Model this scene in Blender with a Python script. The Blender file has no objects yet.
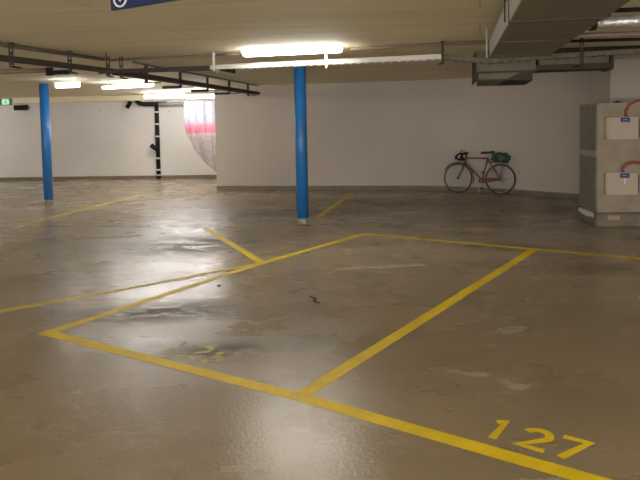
import bpy, bmesh, math, random
from mathutils import Vector, Matrix
random.seed(7)
C = bpy.context.scene.collection
PI = math.pi
CEIL = 2.60

# ---------------------------------------------------------------- materials
def newmat(name):
    m = bpy.data.materials.new(name); m.use_nodes = True
    nt = m.node_tree; b = nt.nodes['Principled BSDF']
    return m, nt, b
def N(nt, t, **kw):
    n = nt.nodes.new(t)
    for k, v in kw.items():
        if hasattr(n, k): setattr(n, k, v)
        else: n.inputs[k].default_value = v
    return n
def L(nt, a, b): nt.links.new(a, b)
def mat(name, col, rough=0.6, metal=0.0, var=0.12, scale=6.0, bump=0.0, spec=0.5, bscale=None):
    m, nt, b = newmat(name)
    tc = N(nt, 'ShaderNodeTexCoord')
    n = N(nt, 'ShaderNodeTexNoise'); n.inputs['Scale'].default_value = scale; n.inputs['Detail'].default_value = 5
    L(nt, tc.outputs['Object'], n.inputs['Vector'])
    r = N(nt, 'ShaderNodeValToRGB')
    r.color_ramp.elements[0].position = .3; r.color_ramp.elements[1].position = .7
    r.color_ramp.elements[0].color = tuple(c*(1-var) for c in col)+(1,)
    r.color_ramp.elements[1].color = tuple(min(1, c*(1+var)) for c in col)+(1,)
    L(nt, n.outputs['Fac'], r.inputs['Fac']); L(nt, r.outputs['Color'], b.inputs['Base Color'])
    b.inputs['Roughness'].default_value = rough; b.inputs['Metallic'].default_value = metal
    b.inputs['Specular IOR Level'].default_value = spec
    if bump:
        n2 = N(nt, 'ShaderNodeTexNoise'); n2.inputs['Scale'].default_value = bscale or scale*6
        L(nt, tc.outputs['Object'], n2.inputs['Vector'])
        bp = N(nt, 'ShaderNodeBump'); bp.inputs['Strength'].default_value = bump; bp.inputs['Distance'].default_value = .01
        L(nt, n2.outputs['Fac'], bp.inputs['Height']); L(nt, bp.outputs['Normal'], b.inputs['Normal'])
    return m
def emis(name, col, s):
    m, nt, b = newmat(name)
    b.inputs['Base Color'].default_value = (.8, .8, .8, 1)
    b.inputs['Emission Color'].default_value = col+(1,); b.inputs['Emission Strength'].default_value = s
    return m

# floor: worn, semi-gloss coated concrete
def floor_mat():
    m, nt, b = newmat('coated_floor')
    tc = N(nt, 'ShaderNodeTexCoord'); O = tc.outputs['Object']
    def noise(scale, detail=6, dist=0.0, vec=None, rough=.55):
        n = N(nt, 'ShaderNodeTexNoise'); n.inputs['Scale'].default_value = scale; n.inputs['Detail'].default_value = detail
        n.inputs['Distortion'].default_value = dist; n.inputs['Roughness'].default_value = rough
        L(nt, vec or O, n.inputs['Vector']); return n.outputs['Fac']
    def ramp(fac, stops):
        r = N(nt, 'ShaderNodeValToRGB'); el = r.color_ramp.elements
        el[0].position, el[0].color = stops[0][0], stops[0][1]
        el[1].position, el[1].color = stops[-1][0], stops[-1][1]
        for p, c in stops[1:-1]:
            e = el.new(p); e.color = c
        L(nt, fac, r.inputs['Fac']); return r.outputs['Color']
    def math_(op, a, bb, clamp=False):
        n = N(nt, 'ShaderNodeMath'); n.operation = op; n.use_clamp = clamp
        for i, v in enumerate((a, bb)):
            if isinstance(v, (int, float)): n.inputs[i].default_value = v
            else: L(nt, v, n.inputs[i])
        return n.outputs[0]
    def mix(fac, a, c):
        n = N(nt, 'ShaderNodeMix'); n.data_type = 'RGBA'
        if isinstance(fac, (int, float)): n.inputs[0].default_value = fac
        else: L(nt, fac, n.inputs[0])
        for i, v in ((6, a), (7, c)):
            if isinstance(v, tuple): n.inputs[i].default_value = v
            else: L(nt, v, n.inputs[i])
        return n.outputs[2]
    # streaky wear, stretched along the driving direction
    mp = N(nt, 'ShaderNodeMapping'); mp.inputs['Rotation'].default_value = (0, 0, .25); mp.inputs['Scale'].default_value = (.8, 1.7, 1)
    L(nt, O, mp.inputs['Vector'])
    big = noise(.35, 5, .6); mid = noise(.9, 6, .25, mp.outputs[0], .5); fine = noise(45, 3)
    base = ramp(big, [(.35, FL1), (.65, FL2)])
    streak = ramp(mid, [(.34, (.74, .71, .66, 1)), (.5, (1, 1, 1, 1)), (.72, (1.08, 1.07, 1.05, 1))])
    n = N(nt, 'ShaderNodeMix'); n.data_type = 'RGBA'; n.blend_type = 'MULTIPLY'; n.inputs[0].default_value = .25
    L(nt, base, n.inputs[6]); L(nt, streak, n.inputs[7]); col = n.outputs[2]
    # dark tyre smudges / damp stains, each at its own place on the floor
    smudge = noise(3.0, 8, .8, mp.outputs[0], .65)
    smask = None
    for (x, y, rx, ry, rot, s) in STAINS:
        q = N(nt, 'ShaderNodeMapping'); q.vector_type = 'TEXTURE'
        q.inputs['Location'].default_value = (x, y, 0); q.inputs['Rotation'].default_value = (0, 0, rot); q.inputs['Scale'].default_value = (rx, ry, 1000)
        L(nt, O, q.inputs['Vector'])
        ln = N(nt, 'ShaderNodeVectorMath'); ln.operation = 'LENGTH'; L(nt, q.outputs[0], ln.inputs[0])
        k = N(nt, 'ShaderNodeMapRange'); k.inputs['From Min'].default_value = 1.0; k.inputs['From Max'].default_value = .2
        k.inputs['To Min'].default_value = 0; k.inputs['To Max'].default_value = s
        L(nt, ln.outputs['Value'], k.inputs['Value'])
        smask = k.outputs[0] if smask is None else math_('MAXIMUM', smask, k.outputs[0])
    sn = N(nt, 'ShaderNodeMapRange'); sn.inputs['From Min'].default_value = .40; sn.inputs['From Max'].default_value = .52
    L(nt, smudge, sn.inputs['Value'])
    sm = math_('MULTIPLY', smask, sn.outputs[0], True)
    col = mix(sm, col, (.060, .045, .028, 1))
    # speckle
    sp = ramp(fine, [(.3, (.9, .9, .9, 1)), (.7, (1.08, 1.08, 1.08, 1))])
    n = N(nt, 'ShaderNodeMix'); n.data_type = 'RGBA'; n.blend_type = 'MULTIPLY'; n.inputs[0].default_value = .5
    L(nt, col, n.inputs[6]); L(nt, sp, n.inputs[7]); L(nt, n.outputs[2], b.inputs['Base Color'])
    rr = N(nt, 'ShaderNodeMapRange'); rr.inputs['From Min'].default_value = .3; rr.inputs['From Max'].default_value = .7
    rr.inputs['To Min'].default_value = .22; rr.inputs['To Max'].default_value = .33
    L(nt, mid, rr.inputs['Value'])
    ro = math_('ADD', rr.outputs[0], math_('MULTIPLY', sm, .35)); L(nt, ro, b.inputs['Roughness'])
    b.inputs['Specular IOR Level'].default_value = .8
    bp = N(nt, 'ShaderNodeBump'); bp.inputs['Strength'].default_value = .32; bp.inputs['Distance'].default_value = .006
    L(nt, noise(40, 4), bp.inputs['Height']); L(nt, bp.outputs['Normal'], b.inputs['Normal'])
    return m
FL1 = (.240, .182, .108, 1); FL2 = (.315, .245, .155, 1)
STAINS = [(-1.35, 5.62, 1.3, .42, .15, 1.0), (-.75, 4.62, .65, .25, .35, 1.0), (-1.6, 8.9, 2.2, 1.1, .35, .9),
          (.2, 8.7, 1.3, .5, .1, .45), (2.3, 8.3, 1.1, .35, -.3, .6), (3.1, 6.9, .8, .35, 0, .6), (-.2, 4.75, .9, .3, .6, .6),
          (-4.3, 6.4, 1.6, .5, .2, .5), (1.2, 13.0, 4.5, 1.6, -.2, .7), (-.3, 12.0, 2.4, 1.0, .1, .7), (4.2, 11.6, 1.5, .9, -.4, .8), (-3.4, 6.9, 1.5, .35, .2, .5)]

def wall_mat(name, col, var=.06):
    m, nt, b = newmat(name)
    tc = N(nt, 'ShaderNodeTexCoord'); O = tc.outputs['Object']
    n1 = N(nt, 'ShaderNodeTexNoise'); n1.inputs['Scale'].default_value = .5; n1.inputs['Detail'].default_value = 6
    L(nt, O, n1.inputs['Vector'])
    r = N(nt, 'ShaderNodeValToRGB'); r.color_ramp.elements[0].position = .35; r.color_ramp.elements[1].position = .65
    r.color_ramp.elements[0].color = tuple(c*(1-var) for c in col)+(1,); r.color_ramp.elements[1].color = tuple(c*(1+var) for c in col)+(1,)
    L(nt, n1.outputs['Fac'], r.inputs['Fac'])
    # small tie holes / pits
    v = N(nt, 'ShaderNodeTexVoronoi'); v.inputs['Scale'].default_value = .9; L(nt, O, v.inputs['Vector'])
    k = N(nt, 'ShaderNodeMapRange'); k.inputs['From Min'].default_value = .02; k.inputs['From Max'].default_value = .045
    k.inputs['To Min'].default_value = .6; k.inputs['To Max'].default_value = 1
    L(nt, v.outputs['Distance'], k.inputs['Value'])
    mx = N(nt, 'ShaderNodeMix'); mx.data_type = 'RGBA'; mx.blend_type = 'MULTIPLY'; mx.inputs[0].default_value = 1
    L(nt, r.outputs['Color'], mx.inputs[6]); L(nt, k.outputs[0], mx.inputs[7]); L(nt, mx.outputs[2], b.inputs['Base Color'])
    b.inputs['Roughness'].default_value = .75
    bp = N(nt, 'ShaderNodeBump'); bp.inputs['Strength'].default_value = .12; bp.inputs['Distance'].default_value = .01
    n2 = N(nt, 'ShaderNodeTexNoise'); n2.inputs['Scale'].default_value = 14; L(nt, O, n2.inputs['Vector'])
    L(nt, n2.outputs['Fac'], bp.inputs['Height']); L(nt, bp.outputs['Normal'], b.inputs['Normal'])
    return m
def ceiling_mat():
    m, nt, b = newmat('board_formed_ceiling')
    tc = N(nt, 'ShaderNodeTexCoord'); O = tc.outputs['Object']
    mp = N(nt, 'ShaderNodeMapping'); mp.inputs['Rotation'].default_value = (0, 0, .245); mp.inputs['Scale'].default_value = (.25, 3.2, 1)
    L(nt, O, mp.inputs['Vector'])
    n = N(nt, 'ShaderNodeTexNoise'); n.inputs['Scale'].default_value = 1.4; n.inputs['Detail'].default_value = 6; L(nt, mp.outputs[0], n.inputs['Vector'])
    r = N(nt, 'ShaderNodeValToRGB'); r.color_ramp.elements[0].position = .32; r.color_ramp.elements[1].position = .66
    r.color_ramp.elements[0].color = (.76, .68, .46, 1); r.color_ramp.elements[1].color = (.86, .785, .56, 1)
    L(nt, n.outputs['Fac'], r.inputs['Fac'])
    mp2 = N(nt, 'ShaderNodeMapping'); mp2.inputs['Rotation'].default_value = (0, 0, .245); L(nt, O, mp2.inputs['Vector'])
    w = N(nt, 'ShaderNodeTexBrick'); w.inputs['Scale'].default_value = 1; w.inputs['Brick Width'].default_value = 6; w.inputs['Row Height'].default_value = .95
    w.inputs['Mortar Size'].default_value = .010; w.inputs['Color1'].default_value = (1, 1, 1, 1); w.inputs['Color2'].default_value = (.94, .94, .93, 1); w.inputs['Mortar'].default_value = (.70, .68, .64, 1)
    L(nt, mp2.outputs[0], w.inputs['Vector'])
    mx = N(nt, 'ShaderNodeMix'); mx.data_type = 'RGBA'; mx.blend_type = 'MULTIPLY'; mx.inputs[0].default_value = 1
    L(nt, r.outputs['Color'], mx.inputs[6]); L(nt, w.outputs['Color'], mx.inputs[7]); L(nt, mx.outputs[2], b.inputs['Base Color'])
    b.inputs['Roughness'].default_value = .7
    bp = N(nt, 'ShaderNodeBump'); bp.inputs['Strength'].default_value = .3; bp.inputs['Distance'].default_value = .01
    L(nt, n.outputs['Fac'], bp.inputs['Height']); L(nt, bp.outputs['Normal'], b.inputs['Normal'])
    return m
def paint_mat(name, col, wear=.45, alpha_lo=0.0):
    """road paint: worn through to the floor in places"""
    m, nt, b = newmat(name)
    tc = N(nt, 'ShaderNodeTexCoord'); O = tc.outputs['Object']
    n = N(nt, 'ShaderNodeTexNoise'); n.inputs['Scale'].default_value = 3.0; n.inputs['Detail'].default_value = 8; n.inputs['Roughness'].default_value = .7
    L(nt, O, n.inputs['Vector'])
    r = N(nt, 'ShaderNodeValToRGB'); r.color_ramp.elements[0].position = .36; r.color_ramp.elements[1].position = .62
    r.color_ramp.elements[0].color = tuple(c*.78 for c in col)+(1,); r.color_ramp.elements[1].color = col+(1,)
    L(nt, n.outputs['Fac'], r.inputs['Fac']); L(nt, r.outputs['Color'], b.inputs['Base Color'])
    k = N(nt, 'ShaderNodeMapRange'); k.inputs['From Min'].default_value = wear-.12; k.inputs['From Max'].default_value = wear+.06
    k.inputs['To Min'].default_value = alpha_lo; k.inputs['To Max'].default_value = 1
    n3 = N(nt, 'ShaderNodeTexNoise'); n3.inputs['Scale'].default_value = 9; n3.inputs['Detail'].default_value = 7; L(nt, O, n3.inputs['Vector'])
    L(nt, n3.outputs['Fac'], k.inputs['Value']); L(nt, k.outputs[0], b.inputs['Alpha'])
    b.inputs['Roughness'].default_value = .5; b.inputs['Specular IOR Level'].default_value = .3
    return m

M = {}
M['floor'] = floor_mat()
M['ceiling'] = ceiling_mat()
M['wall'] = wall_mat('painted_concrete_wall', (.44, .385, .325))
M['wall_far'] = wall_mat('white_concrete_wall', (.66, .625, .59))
M['baseboard'] = mat('baseboard_paint', (.15, .118, .078), .7)
M['yellow'] = paint_mat('yellow_paint', (.92, .66, .010), .26, .55)
M['yellow_pale'] = paint_mat('worn_yellow_paint', (.76, .60, .07), .38, .45)
M['yellow_faint'] = paint_mat('faded_yellow_paint', (.60, .50, .16), .50, .12)
M['white_faint'] = paint_mat('faded_white_paint', (.74, .74, .66), .44, .3)
M['blue'] = mat('blue_paint', (.012, .145, .47), .32, var=.08)
M['galv'] = mat('galvanised_steel', (.42, .41, .38), .42, .75, var=.12, scale=9)
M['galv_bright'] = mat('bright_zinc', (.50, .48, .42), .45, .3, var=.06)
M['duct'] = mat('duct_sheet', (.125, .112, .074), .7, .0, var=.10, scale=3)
M['tray_shaded'] = mat('shaded_tray', (.13, .12, .09), .75, .0, spec=.15, var=.3, scale=30)  # tray colour darkened where the lamp light does not reach
M['duct_dark'] = mat('duct_dark', (.055, .047, .033), .8, .0, spec=.1)
M['duct_lit_side'] = mat('duct_sheet_lit', (.34, .32, .28), .6, .2)  # lit side of the duct: light put into a paler sheet colour
M['dark'] = mat('dark_brown_steel', (.050, .036, .028), .7, .0, spec=.2)
M['brown'] = mat('brown_conduit', (.17, .125, .085), .6, .1)
M['black'] = mat('black_plastic', (.008, .0075, .0075), .7, spec=.15)
M['green_pipe'] = mat('dark_green_pipe', (.035, .038, .026), .8, spec=.15)
M['white'] = mat('white_enamel', (.78, .77, .73), .4, var=.04)
M['foil'] = mat('foil_insulation', (.50, .49, .50), .38, .7, var=.35, scale=16, bump=.9, bscale=26)
M['concrete'] = mat('pale_concrete', (.31, .25, .18), .85, var=.22, scale=3, bump=.3)
M['plinth'] = mat('worn_concrete', (.15, .125, .095), .85, var=.30, scale=5, bump=.3)
M['stub'] = mat('grey_concrete', (.27, .24, .2), .8)
M['metal_panel'] = mat('grey_metal_panel', (.19, .175, .145), .6, .1)
M['panel_rail'] = mat('light_grey_rail', (.40, .37, .32), .5, .3)
M['box'] = mat('beige_plastic', (.47, .39, .30), .5, var=.04)
M['label_blue'] = mat('blue_label', (.012, .03, .18), .4)
M['label_white'] = mat('white_label', (.8, .8, .8), .5)
M['hose'] = mat('red_brown_hose', (.25, .055, .035), .6)
M['sign_blue'] = mat('sign_blue', (.006, .015, .065), .5, spec=.3)
M['green_sign'] = mat('sign_green', (.02, .30, .10), .4)
M['tube'] = emis('lamp_tube', (1.0, .95, .86), 21.0)
M['tube_far'] = emis('lamp_tube_far', (1.0, .97, .94), 28.0)
M['tube_soft'] = emis('lamp_tube_soft', (1.0, .97, .94), 9.0)
M['exit_glow'] = emis('exit_lit_face', (.40, .85, .45), .45)
M['bike_red'] = mat('bicycle_red', (.15, .012, .022), .4)
M['guard_red'] = mat('chain_guard_red', (.085, .008, .014), .6)
M['rubber'] = mat('tyre_rubber', (.02, .018, .017), .7)
M['chrome'] = mat('dull_chrome', (.42, .40, .38), .35, .8)
M['saddle'] = mat('black_leather', (.012, .011, .010), .5)
M['bag'] = mat('dark_green_bag', (.018, .045, .036), .45, var=.4, scale=14, bump=.5)
M['clamp'] = mat('pale_clamp', (.6, .58, .54), .5)
M['grey_pipe'] = mat('grey_pipe', (.34, .34, .34), .45)

# sheet material: bands across the sheet's own height
def sheet_mat():
    m, nt, b = newmat('printed_plastic_sheet')
    tc = N(nt, 'ShaderNodeTexCoord'); O = tc.outputs['Object']
    sx = N(nt, 'ShaderNodeSeparateXYZ'); L(nt, O, sx.inputs[0])
    n = N(nt, 'ShaderNodeTexNoise'); n.inputs['Scale'].default_value = 9; n.inputs['Detail'].default_value = 5; L(nt, O, n.inputs['Vector'])
    ad = N(nt, 'ShaderNodeMath'); ad.operation = 'MULTIPLY_ADD'; ad.inputs[1].default_value = .16
    L(nt, n.outputs['Fac'], ad.inputs[0]); L(nt, sx.outputs['Z'], ad.inputs[2])
    mr = N(nt, 'ShaderNodeMapRange'); mr.inputs['From Min'].default_value = 0; mr.inputs['From Max'].default_value = 2.6
    L(nt, ad.outputs[0], mr.inputs['Value'])
    r = N(nt, 'ShaderNodeValToRGB'); el = r.color_ramp.elements
    el[0].position = 0; el[0].color = (.36, .31, .30, 1); el[1].position = 1; el[1].color = (.40, .43, .55, 1)
    for p, c in ((.54, (.42, .36, .36, 1)), (.565, (.58, .42, .44, 1)), (.585, (.60, .16, .25, 1)), (.66, (.64, .22, .32, 1)), (.70, (.40, .42, .54, 1))):
        e = el.new(p); e.color = c
    L(nt, mr.outputs[0], r.inputs['Fac'])
    n2 = N(nt, 'ShaderNodeTexNoise'); n2.inputs['Scale'].default_value = 22; L(nt, O, n2.inputs['Vector'])
    r2 = N(nt, 'ShaderNodeValToRGB'); r2.color_ramp.elements[0].position = .35; r2.color_ramp.elements[0].color = (.8, .8, .8, 1); r2.color_ramp.elements[1].position = .65; r2.color_ramp.elements[1].color = (1.15, 1.15, 1.15, 1)
    L(nt, n2.outputs['Fac'], r2.inputs['Fac'])
    mx = N(nt, 'ShaderNodeMix'); mx.data_type = 'RGBA'; mx.blend_type = 'MULTIPLY'; mx.inputs[0].default_value = 1
    L(nt, r.outputs['Color'], mx.inputs[6]); L(nt, r2.outputs['Color'], mx.inputs[7]); L(nt, mx.outputs[2], b.inputs['Base Color'])
    b.inputs['Roughness'].default_value = .4
    return m
M['sheet'] = sheet_mat()

# ---------------------------------------------------------------- mesh helpers
class MB:
    def __init__(s): s.bm = bmesh.new()
    def box(s, lo, hi, rot=0, pivot=None, bevel=0.0):
        lo = Vector(lo); hi = Vector(hi); c = (lo+hi)/2; d = hi-lo
        bm2 = bmesh.new(); bmesh.ops.create_cube(bm2, size=1)
        for v in bm2.verts: v.co = Vector((v.co.x*d.x, v.co.y*d.y, v.co.z*d.z)) + c
        if bevel: bmesh.ops.bevel(bm2, geom=bm2.edges[:], offset=bevel, segments=2, affect='EDGES')
        if rot:
            p = Vector(pivot) if pivot else c
            R = Matrix.Rotation(rot, 3, 'Z')
            for v in bm2.verts: v.co = R @ (v.co-p) + p
        s._merge(bm2); return s
    def _merge(s, b2):
        me = bpy.data.meshes.new('t'); b2.to_mesh(me); b2.free(); s.bm.from_mesh(me); bpy.data.meshes.remove(me)
    def tube(s, pts, r, seg=10, closed=False, cap=True):
        pts = [Vector(p) for p in pts]; n = len(pts)
        rad = r if isinstance(r, (list, tuple)) else [r]*n
        rings = []; up = None
        for i, p in enumerate(pts):
            if closed: t = (pts[(i+1) % n]-pts[i-1]).normalized()
            else:
                a = pts[max(i-1, 0)]; b = pts[min(i+1, n-1)]; t = (b-a).normalized()
            if up is None:
                up = Vector((0, 0, 1)) if abs(t.z) < .9 else Vector((1, 0, 0))
            x = t.cross(up)
            if x.length < 1e-5: x = t.cross(Vector((1, 0, .1)))
            x.normalize(); up = x.cross(t).normalized()
            rings.append([s.bm.verts.new(p+(x*math.cos(2*PI*k/seg)+up*math.sin(2*PI*k/seg))*rad[i]) for k in range(seg)])
        m = n if closed else n-1
        for i in range(m):
            a, b = rings[i], rings[(i+1) % n]
            for k in range(seg):
                f = s.bm.faces.new((a[k], a[(k+1) % seg], b[(k+1) % seg], b[k])); f.smooth = True
        if cap and not closed:
            s.bm.faces.new(rings[0]); s.bm.faces.new(rings[-1][::-1])
        return s
    def poly(s, pts, z0=None, z1=None):
        """2D polygon extruded between z0 and z1, or a 3D face"""
        if z0 is None:
            s.bm.faces.new([s.bm.verts.new(p) for p in pts]); return s
        a = [s.bm.verts.new((p[0], p[1], z0)) for p in pts]; b = [s.bm.verts.new((p[0], p[1], z1)) for p in pts]
        n = len(pts)
        for i in range(n): s.bm.faces.new((a[i], a[(i+1) % n], b[(i+1) % n], b[i]))
        s.bm.faces.new(a[::-1]); s.bm.faces.new(b); return s
    def beam(s, p, q, w, h):
        """box section from p to q, w across, h vertical"""
        p = Vector(p); q = Vector(q); t = (q-p).normalized()
        side = t.cross(Vector((0, 0, 1)))
        side = Vector((1, 0, 0)) if side.length < 1e-4 else side.normalized()
        up = side.cross(t).normalized()
        vs = []
        for c in (p, q):
            for a, b in ((-1, -1), (1, -1), (1, 1), (-1, 1)): vs.append(s.bm.verts.new(c+side*a*w/2+up*b*h/2))
        for f in ((3, 2, 1, 0), (4, 5, 6, 7), (0, 1, 5, 4), (1, 2, 6, 5), (2, 3, 7, 6), (3, 0, 4, 7)): s.bm.faces.new([vs[i] for i in f])
        return s
    def build(s, name, m, parent=None, off=(0, 0, 0)):
        o_ = Vector(off)
        for v in s.bm.verts: v.co -= o_
        bmesh.ops.recalc_face_normals(s.bm, faces=s.bm.faces[:])
        me = bpy.data.meshes.new(name); s.bm.to_mesh(me); s.bm.free()
        me.materials.append(m)
        o = bpy.data.objects.new(name, me); C.objects.link(o)
        if parent is not None: o.parent = parent
        else: o.location = o_
        return o
def thing(name, label, cat, loc=(0, 0, 0), group=None, rz=0):
    o = bpy.data.objects.new(name, None); C.objects.link(o); o.empty_display_size = .1
    o.location = loc; o.rotation_euler = (0, 0, rz); o['label'] = label; o['category'] = cat
    if group: o['group'] = group
    return o
def tag(o, label, cat, group=None):
    o['label'] = label; o['category'] = cat
    if group: o['group'] = group
    return o
def struct(o): o['kind'] = 'structure'; return o
def clone(root, loc, rz=0):
    r = root.copy(); C.objects.link(r); r.location = loc; r.rotation_euler = (0, 0, rz)
    for ch in list(root.children):
        c = ch.copy(); C.objects.link(c); c.parent = r
        for g in list(ch.children):
            d = g.copy(); C.objects.link(d); d.parent = c
    return r

# ---------------------------------------------------------------- room shell
X0, X1, Y0 = -13.0, 6.6, -5.0
backpath = [(-2.62, 16.22), (-.51, 15.84), (1.44, 15.48), (2.55, 15.25), (3.15, 14.98), (3.65, 14.62), (4.36, 13.98), (5.22, 13.04), (5.95, 12.05), (6.4, 11.0)]
outline = [(X0, Y0), (X1, Y0), (X1, 11.0)]
b = MB(); b.box((X0-.2, Y0-.2, -.2), (X1+.2, 21.6, 0)); struct(b.build('floor', M['floor']))
b = MB(); b.box((X0-.2, Y0-.2, CEIL), (X1+.2, 21.6, CEIL+.2)); struct(b.build('ceiling', M['ceiling']))
def wallseg(mb, path, th, z0, z1, sgn=1):
    """strip of wall along path; thickness laid on the left (sgn 1) of the path"""
    n = len(path); off = []
    for i in range(n):
        a = Vector(path[max(i-1, 0)]); c = Vector(path[min(i+1, n-1)]); t = (c-a).normalized()
        nn = Vector((-t.y, t.x))*sgn; off.append(Vector(path[i])+nn*th)
    for i in range(n-1):
        mb.poly([path[i], path[i+1], tuple(off[i+1]), tuple(off[i])], z0, z1)
def smooth(path, k=6):
    P = [Vector(p) for p in path]; out = []
    for i in range(len(P)-1):
        p0 = P[max(i-1, 0)]; p1 = P[i]; p2 = P[i+1]; p3 = P[min(i+2, len(P)-1)]
        for j in range(k):
            t = j/k
            out.append(tuple(.5*((2*p1)+(p2-p0)*t+(2*p0-5*p1+4*p2-p3)*t*t+(3*p1-p0-3*p2+p3)*t**3)))
    out.append(tuple(P[-1])); return out
bp = [backpath[0], backpath[1], backpath[2]] + smooth(backpath[2:], 6)[1:]
b = MB(); wallseg(b, bp, .3, 0, CEIL); struct(b.build('wall_back', M['wall']))
b = MB(); wallseg(b, bp, -.025, 0, .105); struct(b.build('baseboard_back', M['baseboard']))
b = MB(); b.poly([(-2.62, 16.225), (-2.32, 16.28), (-2.1, 20.0), (-2.4, 20.0)], 0, CEIL); struct(b.build('wall_return', M['wall']))
farp = [(X0, 20.78), (-10.24, 20.55), (-5.19, 20.15), (-2.2, 19.9)]
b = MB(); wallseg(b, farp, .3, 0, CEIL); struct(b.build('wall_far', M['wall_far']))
b = MB(); wallseg(b, farp, -.025, 0, .095); struct(b.build('baseboard_far', M['baseboard']))
b = MB(); wallseg(b, [(X0, 20.74), (-10.24, 20.51), (-5.19, 20.11), (-3.3, 19.96)], -.30, 2.44, CEIL); struct(b.build('trim_1', M['ceiling']))
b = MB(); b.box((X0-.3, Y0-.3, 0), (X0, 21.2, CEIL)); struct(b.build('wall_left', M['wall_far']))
b = MB(); b.box((6.4, Y0-.3, 0), (6.7, 11.0, CEIL)); struct(b.build('wall_right', M['wall']))
# square pillar that runs up to the ceiling behind the equipment block
b = MB(); b.box((4.85, 10.75, 0), (6.35, 11.6, CEIL), bevel=.01); tag(b.build('concrete_pillar', M['wall'], off=(5.6, 11.2, 0)), 'broad painted concrete pillar rising to the ceiling behind the equipment block', 'pillar')

# ---------------------------------------------------------------- floor markings
LT = .0035
def line(p, q, w, m, label, name='parking_line', group=None, ext=0, z=.0):
    p = Vector(p); q = Vector(q); t = (q-p).normalized(); p = p-t*ext; q = q+t*ext
    nn = Vector((-t.y, t.x))*w/2
    mb = MB(); mb.poly([tuple(a_)+(.0012+z*.6,) for a_ in (p-nn, q-nn, q+nn, p+nn)])
    c = (p+q)/2
    o = mb.build(name, M[m], off=(c.x, c.y, 0)); tag(o, label, 'line', group); return o
A = Vector((-2.22, 5.10)); B = Vector((-.15, 3.80)); Cc = Vector((2.66, 8.02)); D = Vector((.62, 9.41)); J = Vector((-.71, 7.56))
u = Vector((.846, -.533)); n_ = Vector((.533, .846))
u2 = Vector((.819, -.574)); n2 = Vector((.574, .819)); nm = Vector((.554, .833))
mb = MB(); e0 = A-u*.06; e1 = B; e2 = B+u2*6.3
mb.poly([tuple(p)+(.0012,) for p in (e0-n_*.0525, e1-nm*.0525, e1+nm*.0525, e0+n_*.0525)]); mb.poly([tuple(p)+(.0012,) for p in (e1-nm*.0525, e2-n2*.0525, e2+n2*.0525, e1+nm*.0525)])
bmesh.ops.remove_doubles(mb.bm, verts=mb.bm.verts[:], dist=1e-4)
tag(mb.build('parking_line', M['yellow'], off=(B.x, B.y, 0)), 'long yellow stripe across the front of the bays, below the number 127', 'line')
line(D, Cc+u*4.3, .10, 'yellow', 'thin yellow stripe along the far end of the bays')
line(B+n_*.05, Cc-n_*.0, .105, 'yellow', 'yellow divider stripe between the two bays, left of the number 127', z=.001)
line(A, J, .09, 'yellow', 'yellow side stripe from the front left corner up to the fork', z=.002)
line(J, D, .10, 'yellow', 'yellow side stripe from the fork to the far left corner of the bay', z=.001, ext=.03)
line(J, (-1.86, 10.25), .10, 'yellow', 'short yellow stripe running back from the fork towards the far left', z=.003)
line(J, (-2.03, 6.43), .085, 'yellow_pale', 'worn yellow stripe between the fork and the left edge, fork end', z=.003)
line((-2.03, 6.43), (-3.25, 5.50), .10, 'yellow_pale', 'worn yellow stripe running out of the picture at the left edge')
line((-5.13, 11.05), (-4.27, 15.6), .10, 'yellow_pale', 'long pale yellow stripe right of the far blue column')
line((-5.13, 11.05), (-1.95, 10.46), .08, 'yellow_faint', 'faded cross stripe starting at the near end of the pale long stripe')
line((-1.86, 10.43), (-.45, 10.2), .08, 'yellow_faint', 'faded cross stripe ending at the central blue column')
line((-.1, 10.99), (.77, 15.1), .10, 'yellow_pale', 'pale yellow stripe behind the central blue column')
line((-6.3, 16.4), (-2.75, 15.7), .09, 'yellow_faint', 'faint cross stripe near the white wall beyond the far column')
line((-7.13, 17.0), (-6.8, 18.6), .10, 'yellow_faint', 'short faint stripe near the far white wall')
line((-5.6, 8.7), (-3.2, 8.6), .08, 'yellow_faint', 'very faded yellow stripe on the open floor at left')
line((.15, 7.18), (1.18, 7.29), .045, 'white_faint', 'pale whitish scuff streak in the middle of the empty bay', 'floor_scuff')
for o in bpy.data.objects:
    if o.name.startswith('floor_scuff'): o['category'] = 'scuff'
# small pale repair patches on the floor of bay 127
def patch(cx, cy, r, asp, rot, label, seed):
    rnd = random.Random(seed); mb = MB(); pts = []
    for k in range(18):
        a = 2*PI*k/18; rr = r*(.75+.4*rnd.random()); x = rr*math.cos(a)*asp; y = rr*math.sin(a)
        pts.append((cx+x*math.cos(rot)-y*math.sin(rot), cy+x*math.sin(rot)+y*math.cos(rot)))
    mb.poly([tuple(p)+(.001,) for p in pts])
    tag(mb.build('floor_patch', M['patch'], off=(cx, cy, 0)), label, 'patch')
M['patch'] = paint_mat('pale_filler', (.42, .36, .26), .46, .3)
patch(1.20, 3.93, .095, .9, .4, 'pale filler patch on the floor just above the number 127', 3)
patch(.93, 4.12, .05, 3.0, -.25, 'thin pale filler streak left of the round patch above 127', 4)
patch(1.45, 4.95, .07, 2.8, .35, 'pale filler streak on the floor right of the divider stripe', 5)
# black speck
b = MB(); b.tube([(-1.06, 6.52, .0), (-1.06, 6.52, .012)], [.022, .012], 8); tag(b.build('dropped_scrap', M['black'], off=(-1.06, 6.52, 0)), 'small black scrap lying on the floor left of the yellow fork stripe', 'litter')
b = MB(); b.tube([(-.12, 6.02, .008), (-.06, 5.94, .01), (-.09, 5.86, .009), (-.03, 5.80, .008)], .007, 6)
tag(b.build('twig', M['dark'], off=(-.08, 5.9, 0)), 'small crooked dark twig on the floor in the middle of the empty bay', 'twig')

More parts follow.
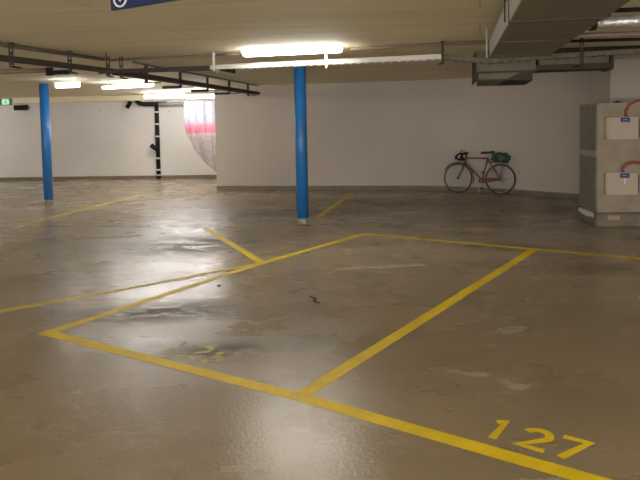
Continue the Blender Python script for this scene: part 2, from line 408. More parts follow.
def stroke(mb, pts, w, z0, z1, mapf):
    """flat stroke of width w along 2D pts"""
    P = [Vector(p) for p in pts]; Lf, Rt = [], []
    for i, p in enumerate(P):
        if i == 0: t = (P[1]-P[0]).normalized(); nn = Vector((-t.y, t.x)); k = 1
        elif i == len(P)-1: t = (P[-1]-P[-2]).normalized(); nn = Vector((-t.y, t.x)); k = 1
        else:
            t1 = (P[i]-P[i-1]).normalized(); t2 = (P[i+1]-P[i]).normalized()
            nn = (Vector((-t1.y, t1.x))+Vector((-t2.y, t2.x))).normalized(); k = min(1.3, 1/max(.3, nn.dot(Vector((-t1.y, t1.x)))))
        Lf.append(p+nn*w/2*k); Rt.append(p-nn*w/2*k)
    for i in range(len(P)-1):
        mb.poly([tuple(mapf(x))+(z0+.0002*(i%2),) for x in (Rt[i], Rt[i+1], Lf[i+1], Lf[i])])
def arc(cx, cy, rx, ry, a0, a1, n=10):
    return [(cx+rx*math.cos(math.radians(a0+(a1-a0)*i/n)), cy+ry*math.sin(math.radians(a0+(a1-a0)*i/n))) for i in range(n+1)]
# digit shapes in a cell 0..1 high, about .62 wide
DIG = {
 '1': [[(.02, .80), (.20, .93), (.20, .0)]],
 '2': [arc(.29, .68, .25, .25, 165, -25, 9)+[(.05, .07), (.60, .07)]],
 '7': [[(.02, .92), (.56, .92), (.20, .0)]],
 '6': [arc(.29, .28, .22, .24, 0, 360, 14), [(.08, .32), (.18, .70), (.46, .95)]],
}
def digits(txt, offs, org, h, m, label, du=u, dnn=n_):
    root = thing('bay_number', label, 'number', (org.x, org.y, 0))
    for ch, o in zip(txt, offs):
        mb = MB()
        f = lambda p, o=o: tuple(du*(o+p.x*h)+dnn*(p.y*h))
        for s_ in DIG[ch]: stroke(mb, s_, .046/h, .0015, .004, f)
        for v in mb.bm.verts: pass
        mb.build('digit', M[m], root)
    return root
base = B + u2*1.105 + n2*.125
digits('127', (-.005, .160, .338), base, .24, 'yellow', 'yellow painted floor number 127 by the front stripe', u2, n2)
base = A + u*1.10 + n_*.14
digits('126', (0.0, .175, .375), base, .275, 'yellow_faint', 'worn away yellow number 126 on the floor of the empty bay')

# ---------------------------------------------------------------- blue columns
def column(x, y, label):
    t = thing('support_column', label, 'column', (x, y, 0), 'blue round columns')
    MB().tube([(0, 0, .10), (0, 0, CEIL)], .098, 28).build('shaft', M['blue'], t)
    MB().tube([(0, 0, 0), (0, 0, .10)], .088, 28).build('foot', M['stub'], t)
    return t
column(-.30, 10.50, 'blue round steel column in the middle of the hall')
column(-5.92, 13.95, 'blue round steel column at far left before the white wall')

# ---------------------------------------------------------------- lights
def lamp(x, y, z, ang, ln, label, m='tube', w=.10, h=.05):
    t = thing('ceiling_lamp', label, 'lamp', (x, y, z), 'strip lamps under the ceiling', ang)
    top = min(CEIL - z, .1)
    hwid = w*(.3 if m == 'tube' else .6)
    MB().box((-ln/2-.03, -hwid, h*.5), (ln/2+.03, hwid, h*.5+.03), bevel=.004).build('housing', M['white'], t)
    MB().box((-ln/2, -w/2, -h*.5), (ln/2, w/2, h*.5), bevel=.015).build('diffuser', M[m], t)
    for q_ in (-1, 1): MB().tube([(q_*ln*.35, 0, h*.5+.02), (q_*ln*.35, 0, CEIL-z)], .008, 6).build('rod', M['galv'], t)
    return t
lamp(-.33, 8.16, 2.535, -.25, 1.28, 'bright strip lamp above the central blue column', h=.042, w=.11)
lamp(-4.09, 13.85, 2.50, -.50, 1.42, 'bright strip lamp seen below the cable junction at left', 'tube_far', h=.05)
lamp(-4.98, 12.85, 2.49, -.15, .50, 'short strip lamp right of the far blue column', 'tube_soft', w=.08, h=.10)
lamp(-4.36, 18.27, 2.48, -.12, 1.15, 'strip lamp before the white wall above the black drain pipe', 'tube_far', h=.09)
lamp(-2.98, 17.25, 2.405, -.12, 1.15, 'strip lamp partly behind the wall corner above the hanging sheet', 'tube_far', h=.09)
# fill lamps added outside the picture to brighten the hall
lamp(-1.9, -.6, 2.50, -.25, 1.28, 'added fill strip lamp behind the viewpoint', 'tube')
lamp(2.6, .4, 2.50, -.25, 1.28, 'added fill strip lamp behind the viewpoint to the right', 'tube')
lamp(0.2, -3.6, 2.50, -.25, 1.28, 'added fill strip lamp farthest behind the viewpoint', 'tube')
lamp(-8.6, 5.6, 2.50, -.25, 1.28, 'added fill strip lamp beyond the left edge', 'tube')
lamp(-11.3, 18.2, 2.50, -.1, 1.28, 'added fill strip lamp at the far wall beyond the left edge', 'tube_far')

# ---------------------------------------------------------------- cable trays, conduits, hangers
def ymain(x): return 8.29-.25*x
def tray(path, w, h, label, m):
    root = thing('cable_tray', label, 'cable tray', (path[0][0], path[0][1], 0))
    off = Vector((path[0][0], path[0][1], 0))
    for sgn in (-1, 1):
        mb = MB()
        for p, q in zip(path, path[1:]):
            p = Vector(p)-off; q = Vector(q)-off; t = (q-p).normalized(); s = t.cross(Vector((0, 0, 1))).normalized()
            mb.beam(p+s*sgn*w/2-t*.01, q+s*sgn*w/2+t*.01, .006, h)
            mb.beam(p+s*sgn*(w/2+.008)+Vector((0, 0, h/2)), q+s*sgn*(w/2+.008)+Vector((0, 0, h/2)), .018, .004)
        mb.build('side_rail', m, root)
    mb = MB()
    for p, q in zip(path, path[1:]):
        p = Vector(p)-off; q = Vector(q)-off; ln = (q-p).length; t = (q-p).normalized(); s = t.cross(Vector((0, 0, 1))).normalized()
        k = int(ln/.10)
        for i in range(k):
            c = p+t*(i+.5)*ln/k-Vector((0, 0, h/2-.004)); mb.beam(c-s*w/2, c+s*w/2, .06, .003)
    mb.build('rungs', m, root)
    mb = MB()
    rnd = random.Random(len(path)+int(w*100))
    for j in range(4):
        pts = []
        for p, q in zip(path, path[1:]):
            p = Vector(p)-off; q = Vector(q)-off; t = (q-p).normalized(); s = t.cross(Vector((0, 0, 1))).normalized()
            for i in range(6):
                pts.append(p+(q-p)*i/6+s*((j-1.5)*w/5+rnd.uniform(-.006, .006))+Vector((0, 0, -h/2+.018+rnd.uniform(0, .004))))
        pts.append(Vector(path[-1])-off+s*((j-1.5)*w/5)+Vector((0, 0, -h/2+.018)))
        mb.tube(pts, .010, 6)
    mb.build('cables', M['dark'], root)
    return root
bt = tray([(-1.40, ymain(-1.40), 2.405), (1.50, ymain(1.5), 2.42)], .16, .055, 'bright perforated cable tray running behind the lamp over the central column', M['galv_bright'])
tray([(1.52, ymain(1.52), 2.42), (2.02, ymain(2.02), 2.345), (2.75, ymain(2.75), 2.37), (5.2, ymain(5.2), 2.42)], .16, .05, 'shade-darkened perforated cable tray dipping beneath the ventilation duct at right', M['tray_shaded'])
tray([(-2.85, 9.0, 2.41), (-1.42, ymain(-1.42), 2.405)], .14, .05, 'dark cable tray between the junction and the bright tray', M['dark'])
tray([(-3.95, 5.9, 2.43), (-3.42, 7.22, 2.42), (-2.83, 8.92, 2.41)], .13, .05, 'dark cable tray coming in from the left edge to the junction', M['dark'])
tray([(-2.80, 9.0, 2.40), (-1.50, 15.75, 2.39)], .13, .065, 'dark cable tray running away to the back wall', M['dark'])

def part(parent, path, r, m, name): return MB().tube(path, r, 10).build(name, M[m], parent, off=parent.location)
def conduit(path, r, m, label, name='conduit'):
    c = Vector(path[0])
    return tag(MB().tube(path, r, 10).build(name, M[m], off=c), label, name.replace('_', ' '))
zc = CEIL-.025
conduit([(-3.95, 5.85, zc), (-3.45, 7.3, zc), (-2.95, 8.95, zc)], .024, 'brown', 'brown conduit on the ceiling above the left cable tray')
conduit([(-2.9, 9.05, zc), (-1.40, 8.66, zc)], .016, 'brown', 'thin brown conduit on the ceiling from the junction to the bright tray')
conduit([(.42, ymain(.42)+.02, zc), (2.02, ymain(2.02), zc)], .018, 'brown', 'thin conduit on the ceiling between the lamp and the duct')
conduit([(-1.36, ymain(-1.36)+.03, zc), (-1.05, ymain(-1.05)+.02, zc)], .014, 'brown', 'short conduit stub on the ceiling left of the central lamp')
conduit([(-2.68, 9.4, zc), (-1.47, 15.75, zc)], .016, 'brown', 'conduit on the ceiling above the tray that runs to the back wall')
lp = conduit([(-6.4, 8.75, 2.385), (-3.48, 8.30, 2.385)], .030, 'brown', 'brown pipe coming in from the left edge below the trays', 'ceiling_pipe')
part(lp, [(-3.44, 8.30, 2.32), (-3.44, 8.30, 2.42)], .045, 'black', 'valve')
part(lp, [(-4.9, 8.52, 2.38), (-4.9, 8.52, CEIL)], .008, 'dark', 'rod')
part(lp, [(-3.40, 8.30, 2.355), (-3.16, 8.24, 2.355)], .030, 'black', 'outlet')
ps = conduit([(-2.80, 8.28, 2.345), (-2.55, 8.25, 2.355)], .022, 'dark', 'dark pipe stub below the cable junction', 'pipe_stub')
part(ps, [(-2.70, 8.27, 2.35), (-2.70, 8.27, CEIL)], .006, 'dark', 'rod')

def hanger(x, y, zb, label, m='dark', arm=0, side=1, w=.05, rz=0, dp=.012):
    t = thing('tray_hanger', label, 'hanger', (x, y, 0), 'brackets that carry the cable trays', rz)
    mb = MB(); hw = .10
    mb.box((-w/2, -hw-dp, zb), (-w/2+.014, -hw, CEIL-.004)); mb.box((w/2-.014, -hw-dp, zb), (w/2, -hw, CEIL-.004))
    for zz in (zb+.02, (zb+CEIL)/2, CEIL-.05): mb.box((-w/2, -hw-.010, zz), (w/2, -hw-.002, zz+.03))
    mb.box((-w/2-.01, -hw-.03, CEIL-.008), (w/2+.01, -hw+.03, CEIL-.002)); mb.box((-w/2, -hw-.012, zb), (w/2, hw, zb+.014))
    mb.build('bracket', M[m], t)
    if arm: MB().box((min(0, arm), -.02, zb-.012), (max(0, arm), .02, zb+.024)).build('arm', M['dark'], t)
    return t
hanger(-3.40, 7.30, 2.33, 'dark bracket leftmost in the row above the far blue column')
hanger(-3.09, 8.18, 2.33, 'dark bracket on the left tray second from the left edge')
hanger(-2.86, 8.93, 2.33, 'dark bracket at the cable junction')
hanger(-2.70, 9.00, 2.31, 'dark bracket just right of the cable junction')
hanger(-1.37, ymain(-1.37), 2.345, 'pale bracket at the left end of the bright tray', 'galv_bright', w=.03)
MB_arm = MB(); MB_arm.poly([(0, 0, 0), (.17, -.04, 0), (.17, -.04, -.07)]).poly([(0, .03, 0), (.17, -.01, 0), (.17, -.01, -.07)])
MB_arm = None
hanger(.10, ymain(.10), 2.325, 'white bracket at the right end of the central lamp', 'white', w=.026)
hanger(1.50, ymain(1.50), 2.335, 'dark bracket where the tray starts to dip at right', 'dark', w=.03)
hanger(3.02, ymain(3.02), 2.24, 'dark bracket beyond the right side of the duct', 'dark', w=.04)
labs = ['first receding bracket right of the junction', 'second receding bracket from the junction', 'third receding bracket by the wall corner', 'fourth receding bracket over the back wall', 'last receding bracket at the back wall']
for t_, lb in zip((.173, .368, .563, .755, .956), labs):
    hanger(-2.78+1.28*t_, 8.95+6.75*t_, 2.315, 'dark tray bracket, '+lb, 'dark', arm=0, w=.07, rz=-PI/2+.19, dp=.05); conduit([(-2.78+1.28*t_-.12, 8.95+6.75*t_, 2.325), (-2.78+1.28*t_-.46, 8.95+6.75*t_+.06, 2.325)], .026, 'dark', 'dark pipe stub beside the '+lb, 'pipe_stub') if .2 < t_ < .9 else None
part(bt, [(-1.30, ymain(-1.3)-.02, 2.375), (-1.10, ymain(-1.1)-.02, 2.35)], [.012, .035], 'black', 'cable_end')

# ---------------------------------------------------------------- ventilation duct, upper right
dd = Vector((.69, 3.30)).normalized(); dn = Vector((dd.y, -dd.x))
P0 = Vector((.66, 1.30)); LEN = 5.84; W = .625; ZB = 2.325; ZT = 2.49
root = thing('ventilation_duct', 'large rectangular metal duct under the ceiling at upper right', 'duct', (P0.x, P0.y, 0))
def dpt(a, s): return dd*a+dn*s
def dslab(mb, a0, a1, s0, s1, z0, z1): mb.poly([tuple(dpt(a0, s0)), tuple(dpt(a1, s0)), tuple(dpt(a1, s1)), tuple(dpt(a0, s1))], z0, z1)
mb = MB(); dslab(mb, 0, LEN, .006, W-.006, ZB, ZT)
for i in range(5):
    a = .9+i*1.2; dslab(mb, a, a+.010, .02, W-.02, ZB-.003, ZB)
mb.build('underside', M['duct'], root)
mb = MB(); dslab(mb, 0, LEN, -.004, .006, ZB, ZT); mb.build('side_panel', M['duct_lit_side'], root)
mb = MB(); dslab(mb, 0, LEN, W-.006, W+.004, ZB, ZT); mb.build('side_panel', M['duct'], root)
for a in (1.2, 3.25, LEN-.03):
    mb = MB(); dslab(mb, a, a+.03, -.010, W+.012, ZB-.014, ZT+.01); mb.build('flange', M['duct_dark'], root)
for a in (5.62,):
    mb = MB(); q = dpt(a, -.04); mb.tube([(q.x, q.y, ZB-.03), (q.x, q.y, CEIL)], .010, 8); mb.build('rod', M['galv_bright'], root)
for a in (.8, 3.3):
    for s_ in (-.03, W+.03):
        mb = MB(); q = dpt(a, s_); mb.tube([(q.x, q.y, ZB), (q.x, q.y, CEIL)], .006, 6); mb.build('rod', M['dark'], root)

# cross duct behind the tray
def world_poly(mb, pts, z0, z1): mb.poly(pts, z0, z1)
cd0 = Vector((2.19, 8.95)); cd1 = Vector((3.93, 8.62))
ct = (cd1-cd0).normalized(); cn = Vector((-ct.y, ct.x)); CL = (cd1-cd0).length
root = thing('cross_duct', 'lower metal duct piece crossing behind the tray below the large duct', 'duct', (cd0.x, cd0.y, 0))
def cpt(a, s): return tuple(ct*a+cn*s)
def cslab(mb, a0, a1, s0, s1, z0, z1): mb.poly([cpt(a0, s0), cpt(a1, s0), cpt(a1, s1), cpt(a0, s1)], z0, z1)
mb = MB(); cslab(mb, 0, .78, 0, 1.35, 2.30, CEIL-.005); mb.build('casing', M['duct'], root)
mb = MB(); cslab(mb, -.01, .80, -.012, 0, 2.285, 2.312); mb.build('flange', M['duct_dark'], root)
mb = MB(); cslab(mb, .78, CL, 0, .5, 2.305, 2.375); mb.build('bottom_rail', M['duct_dark'], root)
mb = MB(); cslab(mb, CL-.04, CL, 0, .5, 2.29, CEIL-.01); mb.build('end_rail', M['duct_dark'], root)
mb = MB(); cslab(mb, .82, CL-.05, .03, .45, 2.38, CEIL-.01); mb.build('casing', M['duct'], root)
# lower hood: slanted cheek at its right end, its shade put into a dark colour
mb = MB()
fz, bz = 2.19, 2.17
fr = [cpt(.02, .02), cpt(.74, .02), cpt(.78, 1.2), cpt(.06, 1.2)]
mb.poly([fr[0]+(2.30,), cpt(.60, .02)+(2.30,), cpt(.38, .02)+(fz,), fr[0]+(fz,)])
mb.poly([fr[0]+(fz,), cpt(.38, .02)+(fz,), cpt(.36, 1.2)+(bz,), fr[3]+(bz,)])
mb.poly([fr[3]+(2.30,), fr[2]+(2.30,), fr[2]+(bz,), fr[3]+(bz,)]); mb.poly([fr[0]+(2.30,), fr[0]+(fz,), fr[3]+(bz,), fr[3]+(2.30,)])
mb.build('hood', M['duct'], root)
mb = MB(); mb.poly([cpt(.60, .02)+(2.30,), fr[1]+(2.30,), fr[1]+(fz-.02,), cpt(.38, .02)+(fz-.003,)])
mb.poly([fr[1]+(2.30,), fr[2]+(2.30,), fr[2]+(bz,), fr[1]+(fz-.02,)]); mb.poly([cpt(.38, .02)+(fz-.003,), fr[1]+(fz-.02,), fr[2]+(bz,), cpt(.36, 1.2)+(bz,)])
mb.build('shaded_cheek', M['duct_dark'], root)
mb = MB(); cslab(mb, 0, .40, 0, .02, fz-.012, fz+.012); mb.build('lip', M['duct_dark'], root)
mb = MB(); cslab(mb, -.02, .0, -.01, 1.0, 2.19, CEIL-.01); mb.build('edge_strip', M['duct_dark'], root)

# pipes at upper right
ip = conduit([(2.04, 5.02, 2.375), (2.45, 5.00, 2.385), (4.6, 4.9, 2.40)], .046, 'foil', 'crinkled silver insulated pipe leaving the duct side at upper right', 'insulated_pipe')
part(ip, [(2.10, 5.02, 2.376), (2.14, 5.02, 2.378)], .058, 'black', 'collar')
conduit([(2.09, 4.90, 2.45), (4.6, 4.74, 2.465)], .017, 'black', 'black pipe just above the silver insulated pipe', 'ceiling_pipe')
conduit([(2.16, 5.42, 2.335), (4.8, 5.3, 2.345)], .022, 'brown', 'brown pipe just below the silver insulated pipe', 'ceiling_pipe')
conduit([(2.50, 7.0, 2.475), (5.2, 6.8, 2.475)], .017, 'black', 'thin black pipe between the silver pipe and the green pipe', 'ceiling_pipe')
conduit([(2.8, 8.2, 2.47), (6.0, 7.9, 2.50)], .058, 'green_pipe', 'thick dark green pipe above the right cable tray', 'ceiling_pipe')

# ---------------------------------------------------------------- hanging sign, upper left
sg = thing('hanging_sign', 'dark blue hanging sign with white round symbol cut by the top edge', 'sign', (-1.145, 3.64, 0), rz=-.57)
MB().box((0, -.012, 2.295), (1.0, .012, 2.565), bevel=.004).build('board', M['sign_blue'], sg)
mb = MB(); pts = [(.085+.052*math.cos(2*PI*k/28), -.0135, 2.360+.052*math.sin(2*PI*k/28)) for k in range(28)]
mb.tube(pts, .0055, 6, closed=True); mb.tube([(.058, -.0135, 2.365), (.085, -.0135, 2.337), (.112, -.0135, 2.375)], .005, 6); mb.build('symbol', M['label_white'], sg)
mb = MB(); mb.box((.165, -.0145, 2.40), (.185, -.012, 2.45)); mb.box((.165, -.0145, 2.40), (.215, -.012, 2.409)); mb.build('lettering', M['label_white'], sg)
for x in (.12, .88): MB().tube([(x, 0, 2.57), (x, 0, CEIL)], .006, 6).build('rod', M['galv'], sg)

# ---------------------------------------------------------------- far wall fittings
ex = thing('exit_sign', 'small green emergency exit sign at far left edge', 'sign', (-9.27, 19.2, 2.44), rz=0.0)
MB().box((-.20, -.03, -.10), (.16, .03, .10), bevel=.006).build('casing', M['green_sign'], ex)
MB().box((-.12, -.036, -.075), (.08, -.030, .075)).build('face', M['exit_glow'], ex)
mb = MB()
mb.tube([(-.06, -.04, -.05), (-.03, -.04, -.01), (-.01, -.04, .03)], .010, 6).tube([(-.03, -.04, -.01), (.01, -.04, -.02), (.02, -.04, -.055)], .010, 6)
mb.tube([(-.045, -.04, .025), (-.01, -.04, .03), (.03, -.04, .01)], .008, 6).tube([(.0, -.04, .046), (.005, -.04, .06)], .013, 8)
mb.build('running_figure', M['green_sign'], ex)
MB().tube([(0, 0, .10), (0, 0, .2)], .008, 6).build('rod', M['galv'], ex)
bx = thing('wall_box', 'small black rectangular box high on the far white wall', 'box', (-9.42, 20.46, 2.22), rz=-.08)
MB().box((-.23, -.06, 0), (.23, 0, .165), bevel=.01).build('casing', M['black'], bx)
MB().box((-.19, -.066, .03), (.19, -.058, .135), bevel=.003).build('front_grille', M['black'], bx)

# drain pipe on the far wall
dp = thing('drain_pipe', 'black vertical drain pipe with pale clamps on the far white wall', 'pipe', (-5.03, 20.0, 0))
MB().tube([(0, 0, .0), (0, 0, 2.30)], .066, 14).build('downpipe', M['black'], dp)
MB().tube([(-.03, -.04, .92), (-.10, -.07, .98), (-.19, -.10, 1.06)], .07, 12).build('branch', M['black'], dp)
for z in (.10, .26, .62, 1.30, 1.68, 2.05): MB().tube([(0, 0, z), (0, 0, z+.045)], .073, 14).build('clamp', M['clamp'], dp)
MB().tube([(-.62, 0, 2.50), (-.60, -.01, 2.42), (-.50, -.02, 2.345), (-.36, -.03, 2.325), (-.0, -.03, 2.32), (.32, -.03, 2.32)], .07, 12).build('elbow', M['black'], dp)
conduit([(-4.92, 19.90, 2.31), (-2.6, 19.55, 2.31)], .055, 'grey_pipe', 'grey horizontal pipe along the top of the far wall', 'wall_pipe')
conduit([(-5.95, 20.02, 2.22), (-5.87, 20.02, 2.34), (-5.83, 20.02, 2.42)], .065, 'black', 'short black pipe stub left of the drain elbow', 'pipe_stub')

# hanging plastic sheet
def sheet():
    prof = [(-3.87, 1.62), (-3.84, 1.45), (-3.76, 1.25), (-3.60, .93), (-3.40, .66), (-3.18, .42), (-2.95, .24), (-2.70, .12), (-2.52, .06)]
    mb = MB(); cols = 40; rows = 26; grid = []
    for i in range(cols+1):
        s = i/cols; x = -3.87+s*1.35
        zb = 1.62
        for (xa, za), (xb, zb_) in zip(prof, prof[1:]):
            if xa <= x <= xb+1e-6: zb = za+(zb_-za)*(x-xa)/(xb-xa); break
        col = []
        for j in range(rows+1):
            t = j/rows; z = zb+(2.32-zb)*t
            y = 18.55+.045*math.sin(x*22+z*1.5)*(1-.4*t)+.02*math.sin(x*51+2*z)-.25*(1-(x+3.2)**2)*math.sin(PI*min(1, t))*.4
            col.append(mb.bm.verts.new((x, y, z)))
        grid.append(col)
    for i in range(cols):
        for j in range(rows):
            f = mb.bm.faces.new((grid[i][j], grid[i+1][j], grid[i+1][j+1], grid[i][j+1])); f.smooth = True
    o = mb.build('hanging_sheet', M['sheet'], off=(-3.2, 18.55, 0))
    tag(o, 'crinkled white and pink plastic sheet hanging beside the wall corner', 'sheet')
sheet()

# ---------------------------------------------------------------- equipment block at right
eb = thing('equipment_block', 'square concrete equipment block on a worn plinth at right', 'block', (4.212, 9.765, 0), rz=-.083)
MB().box((-.05, -.11, 0), (1.75, .88, .20), bevel=.015).build('plinth', M['plinth'], eb)
MB().box((0, 0, .20), (1.7, .84, 1.865), bevel=.008).build('body', M['concrete'], eb)
MB().box((-.012, .03, 1.14), (.001, .80, 1.83), bevel=.003).build('upper_panel', M['metal_panel'], eb)
MB().box((-.018, .02, 1.05), (.001, .81, 1.135), bevel=.003).build('middle_rail', M['panel_rail'], eb)
MB().box((-.012, .03, .22), (.001, .80, 1.045), bevel=.003).build('lower_panel', M['metal_panel'], eb)
mb = MB(); mb.poly([(-.048, .02, .2015), (-.022, .04, .2015), (-.020, .5, .2015), (-.046, .66, .2015)]); mb.poly([(-.0515, -.02, .19), (-.0515, .30, .19), (-.0515, .70, .19), (-.0515, .72, .13), (-.0515, .5, .11), (-.0515, .30, .10), (-.0515, .1, .125), (-.0515, 0, .11)])
mb.build('white_patch', M['white'], eb)  # flat white patch on the plinth's top and left side
MB().box((.12, -.113, .10), (.30, -.108, .17)).build('pale_stain', M['concrete'], eb)
def ebox(z, label, paper):
    t = thing('junction_box', label, 'box', (4.30, 9.655, z), 'two beige boxes on the concrete block', -.083)
    MB().box((0, -.005, 0), (.46, .10, .335), bevel=.012).build('casing', M['box'], t)
    MB().box((.022, -.022, .008), (.46, -.004, .325), bevel=.008).build('cover', M['box'], t)
    lb = MB().box((.195, -.026, .258), (.33, -.021, .325)).build('label_plate', M['label_blue'], t)
    mb = MB()
    for k in range(3): mb.box((.235+k*.020, -.0275, .288), (.245+k*.020, -.0255, .298))
    mb.build('lettering', M['label_white'], lb)
    if paper: MB().box((.25, -.0245, .17), (.275, -.021, .256)).build('paper_strip', M['label_white'], t)
    MB().box((.462, .0, .03), (.478, .08, .30)).build('side_gland', M['black'], t)
ebox(1.315, 'upper beige box with blue label on the concrete block', False)
ebox(.48, 'lower beige box with blue label and paper strip on the concrete block', True)
conduit([(4.60, 9.67, 1.65), (4.605, 9.69, 1.74), (4.65, 9.68, 1.83), (4.74, 9.67, 1.885), (4.84, 9.67, 1.90), (5.0, 9.67, 1.87)], .022, 'hose', 'reddish hose curving up from the upper beige box', 'hose')
conduit([(4.56, 9.67, .815), (4.565, 9.69, .88), (4.62, 9.67, .945), (4.72, 9.66, .965), (4.85, 9.66, .95), (5.0, 9.66, .93)], .024, 'hose', 'reddish hose curving up from the lower beige box', 'hose')
conduit([(4.895, 9.60, .60), (4.895, 9.60, 1.25)], .045, 'white', 'white vertical pipe at the right edge beside the boxes', 'wall_pipe')
b = MB(); b.box((4.60, 10.0, 1.866), (4.70, 10.08, 1.885)).tube([(4.65, 10.04, 1.88), (4.65, 10.04, 1.90)], .03, 8); tag(b.build('small_fitting', M['dark'], off=(4.65, 10.04, 1.866)), 'small dark fitting on top of the concrete block', 'fitting')

# ---------------------------------------------------------------- bicycle
F = Vector((3.12, 14.58)); Rr = Vector((3.945, 14.09))
bd = (Rr-F).normalized(); ang = math.atan2(bd.y, bd.x); WB = (Rr-F).length
# local x: from front axle (0) to rear axle (WB); local y: towards the wall; z up
R_ = .335
bike = thing('bicycle', 'old red bicycle with drop handlebar leaning by the back wall', 'bicycle', (F.x, F.y, 0), rz=ang)
tilt = .07
def ln_(p): return (p[0], p[1]+p[2]*tilt, p[2])      # leaning towards the wall
def tb(name, segs, m, parent=bike, seg=8):
    mb = MB()
    for pts, r in segs: mb.tube([ln_(p) for p in pts], r, seg)
    return mb.build(name, M[m], parent)
def wheel(name, cx):
    def circ(r, n=48): return [ln_((cx+r*math.cos(2*PI*k/n), 0, R_+r*math.sin(2*PI*k/n))) for k in range(n)]
    w = MB().tube(circ(R_-.017), .0185, 8, closed=True).build(name, M['rubber'], bike)
    MB().tube(circ(R_-.042), .010, 6, closed=True).build('rim', M['chrome'], w)
    mb = MB()
    for k in range(28):
        a = 2*PI*k/28; s = .02 if k % 2 else -.02
        mb.tube([ln_((cx+.02*math.cos(a+.5), s, R_+.02*math.sin(a+.5))), ln_((cx+(R_-.045)*math.cos(a), 0, R_+(R_-.045)*math.sin(a)))], .0016, 4)
    mb.build('spokes', M['chrome'], w)
    MB().tube([ln_((cx, -.05, R_)), ln_((cx, .05, R_))], .022, 10).build('hub', M['dark'], w)
wheel('front_wheel', 0); wheel('rear_wheel', WB)
BB = (.56*WB/1.0, 0, .30); HT = (.18, 0, .79); HB = (.155, 0, .665); ST = (.69*WB+.02, 0, .80); SB = BB
BB = (.555, 0, .30)
ST = (.675, 0, .80)
tb('frame', [([HT, (ST[0], 0, .785)], .0165), ([(HB[0]+.01, 0, .69), BB], .018), ([ST, BB], .0165), ([HT, HB], .020),
             ([(BB[0], -.03, BB[2]), (WB, -.055, R_)], .011), ([(BB[0], .03, BB[2]), (WB, .055, R_)], .011),
             ([(ST[0], -.02, .78), (WB, -.055, R_)], .008), ([(ST[0], .02, .78), (WB, .055, R_)], .008), ([(BB[0], -.04, BB[2]), (BB[0], .04, BB[2])], .027)], 'bike_red')
tb('fork', [([(HB[0], -.035, .655), (.06, -.05, .45), (.0, -.055, R_)], .010), ([(HB[0], .035, .655), (.07, .05, .45), (.0, .055, R_)], .010), ([(HB[0], -.04, .66), (HB[0], .04, .66)], .014)], 'dark')
def drop(s): return [(.165, 0, .89), (.155, s*.19, .89), (.08, s*.20, .895), (.025, s*.20, .86), (.02, s*.20, .80), (.065, s*.20, .76), (.13, s*.20, .765)]
tb('handlebar', [(drop(-1), .020), (drop(1), .020), ([(.18, 0, .79), (.165, 0, .90)], .016)], 'black')
for q_ in (-1, 1): tb('brake_lever', [([(.04, q_*.20, .87), (-.005, q_*.20, .83), (-.01, q_*.20, .76)], .011)], 'black')
tb('headlamp', [([(.11, 0, .76), (.05, 0, .765)], .040), ([(.05, 0, .765), (.04, 0, .765)], .045), ([(.11, 0, .76), (.165, 0, .72)], .010)], 'dark')
# saddle: tapered, nose to the front
mb = MB(); rings = []
for x, w, z in ((.52, .014, .905), (.56, .024, .92), (.63, .037, .915), (.70, .07, .92), (.77, .085, .935), (.81, .06, .93)):
    rings.append([mb.bm.verts.new(ln_((x, w*math.cos(a), z+.022*math.sin(a)*(1 if math.sin(a) > 0 else 1.4)))) for a in [2*PI*k/12 for k in range(12)]])
for r1, r2 in zip(rings, rings[1:]):
    for k in range(12):
        f = mb.bm.faces.new((r1[k], r1[(k+1) % 12], r2[(k+1) % 12], r2[k])); f.smooth = True
mb.bm.faces.new(rings[0]); mb.bm.faces.new(rings[-1][::-1])
sd = mb.build('saddle', M['saddle'], bike)
tb('seat_post', [([(ST[0], 0, .79), (ST[0]+.025, 0, .91)], .013)], 'chrome')
def fend(cx, a0, a1, n=18): return [(cx+(R_+.025)*math.cos(math.radians(a0+(a1-a0)*k/n)), 0, R_+(R_+.025)*math.sin(math.radians(a0+(a1-a0)*k/n))) for k in range(n+1)]
tb('fender', [(fend(0, 150, -15), .012)], 'dark')
rf = tb('fender', [(fend(WB, 165, 0), .012), ([(WB, -.05, R_), fend(WB, 165, 10)[-1]], .003)], 'chrome')
tb('tail_lamp', [([(WB+.355, -.0, R_+.16), (WB+.40, 0, R_+.17)], .028)], 'clamp')
tb('rack', [([(WB-.33, -.055, .705), (WB+.17, -.055, .705)], .006), ([(WB-.33, .055, .705), (WB+.17, .055, .705)], .006), ([(WB+.17, -.055, .705), (WB+.17, .055, .705)], .006),
            ([(WB-.1, -.055, .705), (WB-.1, .055, .705)], .006), ([(WB+.05, -.055, .705), (WB, -.06, R_)], .005), ([(WB+.05, .055, .705), (WB, .06, R_)], .005)], 'dark')
cg = MB(); pts = []
for k in range(13): a = math.radians(90+15*k); pts.append((BB[0]+.062*math.cos(a), BB[2]+.062*math.sin(a)))
for k in range(9): a = math.radians(-90+22.5*k); pts.append((WB+.03*math.cos(a), R_+.03*math.sin(a)))
q0 = [ln_((x, -.062, z)) for x, z in pts]; q1 = [ln_((x, -.072, z)) for x, z in pts]
a_ = [cg.bm.verts.new(p) for p in q0]; b_ = [cg.bm.verts.new(p) for p in q1]; n9 = len(pts)
for i in range(n9): cg.bm.faces.new((a_[i], a_[(i+1) % n9], b_[(i+1) % n9], b_[i]))
cg.bm.faces.new(a_); cg.bm.faces.new(b_[::-1]); cg.build('chain_guard', M['guard_red'], bike)
tb('crank', [([(BB[0], -.085, BB[2]), (BB[0]+.03, -.09, BB[2]-.165)], .010), ([(BB[0], .06, BB[2]), (BB[0]-.03, .065, BB[2]+.165)], .010), ([(BB[0], -.09, BB[2]), (BB[0], .07, BB[2])], .012)], 'chrome')
tb('pedal', [([(BB[0]+.03, -.09, BB[2]-.165), (BB[0]+.03, -.18, BB[2]-.165)], .018)], 'black')
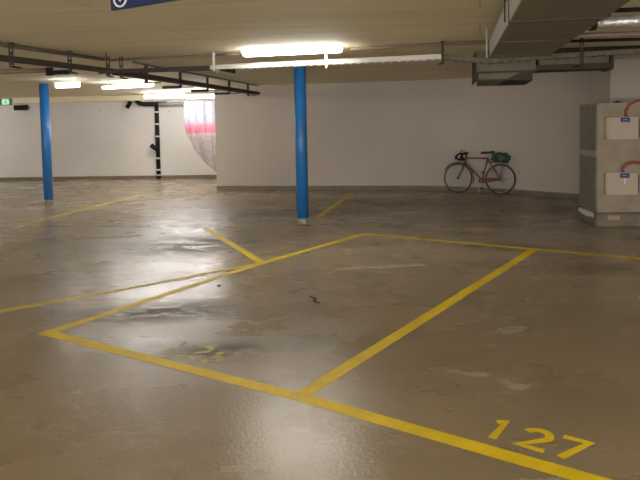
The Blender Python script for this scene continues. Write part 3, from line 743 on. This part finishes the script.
tb('pedal', [([(BB[0]-.03, .065, BB[2]+.165), (BB[0]-.03, .14, BB[2]+.165)], .018)], 'black')
tb('kickstand', [([(BB[0]+.03, -.04, BB[2]-.02), (BB[0]-.05, -.16, .012)], .008)], 'chrome')
tb('brake_cable', [([(.07, -.1, .885), (.09, -.06, .97), (.16, -.02, .95), (.22, 0, .79), (.4, 0, .79)], .006), ([(.07, .1, .885), (.04, .06, .95), (.09, .0, .88), (.13, 0, .70)], .006)], 'black')
# bag strapped on the rack
mb = MB(); bmesh.ops.create_icosphere(mb.bm, subdivisions=4, radius=1)
rnd = random.Random(5)
from mathutils import noise as mnoise
Rz = Matrix.Rotation(ang, 3, 'Z')
for v in mb.bm.verts:
    c = v.co.copy(); d = 1+.22*mnoise.noise(c*2.3)+.10*mnoise.noise(c*6)
    sx, sy, sz = .20, .11, .115
    p = Vector((max(-.9, min(.9, c.x))*sx*d*1.1, c.y*sy*d, max(-.75, c.z)*sz*d))
    if abs(p.x) > .12 and p.z > .03: p.z *= 1.12
    v.co = p
for f in mb.bm.faces: f.smooth = True
bag = mb.build('carrier_bag', M['bag'])
pp = Vector(ln_((WB+.0, 0, .80))); w_ = Rz @ pp
bag.location = (F.x+w_.x, F.y+w_.y, w_.z); bag.rotation_euler = (0, 0, ang)
tag(bag, 'crumpled dark green bag strapped on the bicycle rear rack', 'bag')

# ---------------------------------------------------------------- world, camera, view
w = bpy.data.worlds.new('world'); bpy.context.scene.world = w; w.use_nodes = True
w.node_tree.nodes['Background'].inputs[0].default_value = (.9, .85, .8, 1); w.node_tree.nodes['Background'].inputs[1].default_value = 3.2
cam = bpy.data.cameras.new('camera'); co = bpy.data.objects.new('camera', cam); C.objects.link(co)
cam.sensor_width = 36; cam.sensor_fit = 'HORIZONTAL'; cam.lens = 644/640*36
cam.shift_y = -80/640; cam.clip_start = .05
pitch = math.atan(37.3/644); roll = .019
co.location = (0, 0, 1.65)
co.matrix_world = Matrix.Translation((0, 0, 1.65)) @ Matrix.Rotation(PI/2-pitch, 4, 'X') @ Matrix.Rotation(-roll, 4, 'Z')
bpy.context.scene.camera = co
sc = bpy.context.scene
sc.view_settings.view_transform = 'Standard'; sc.view_settings.look = 'None'
sc.view_settings.exposure = 1.0; sc.view_settings.gamma = 1.12
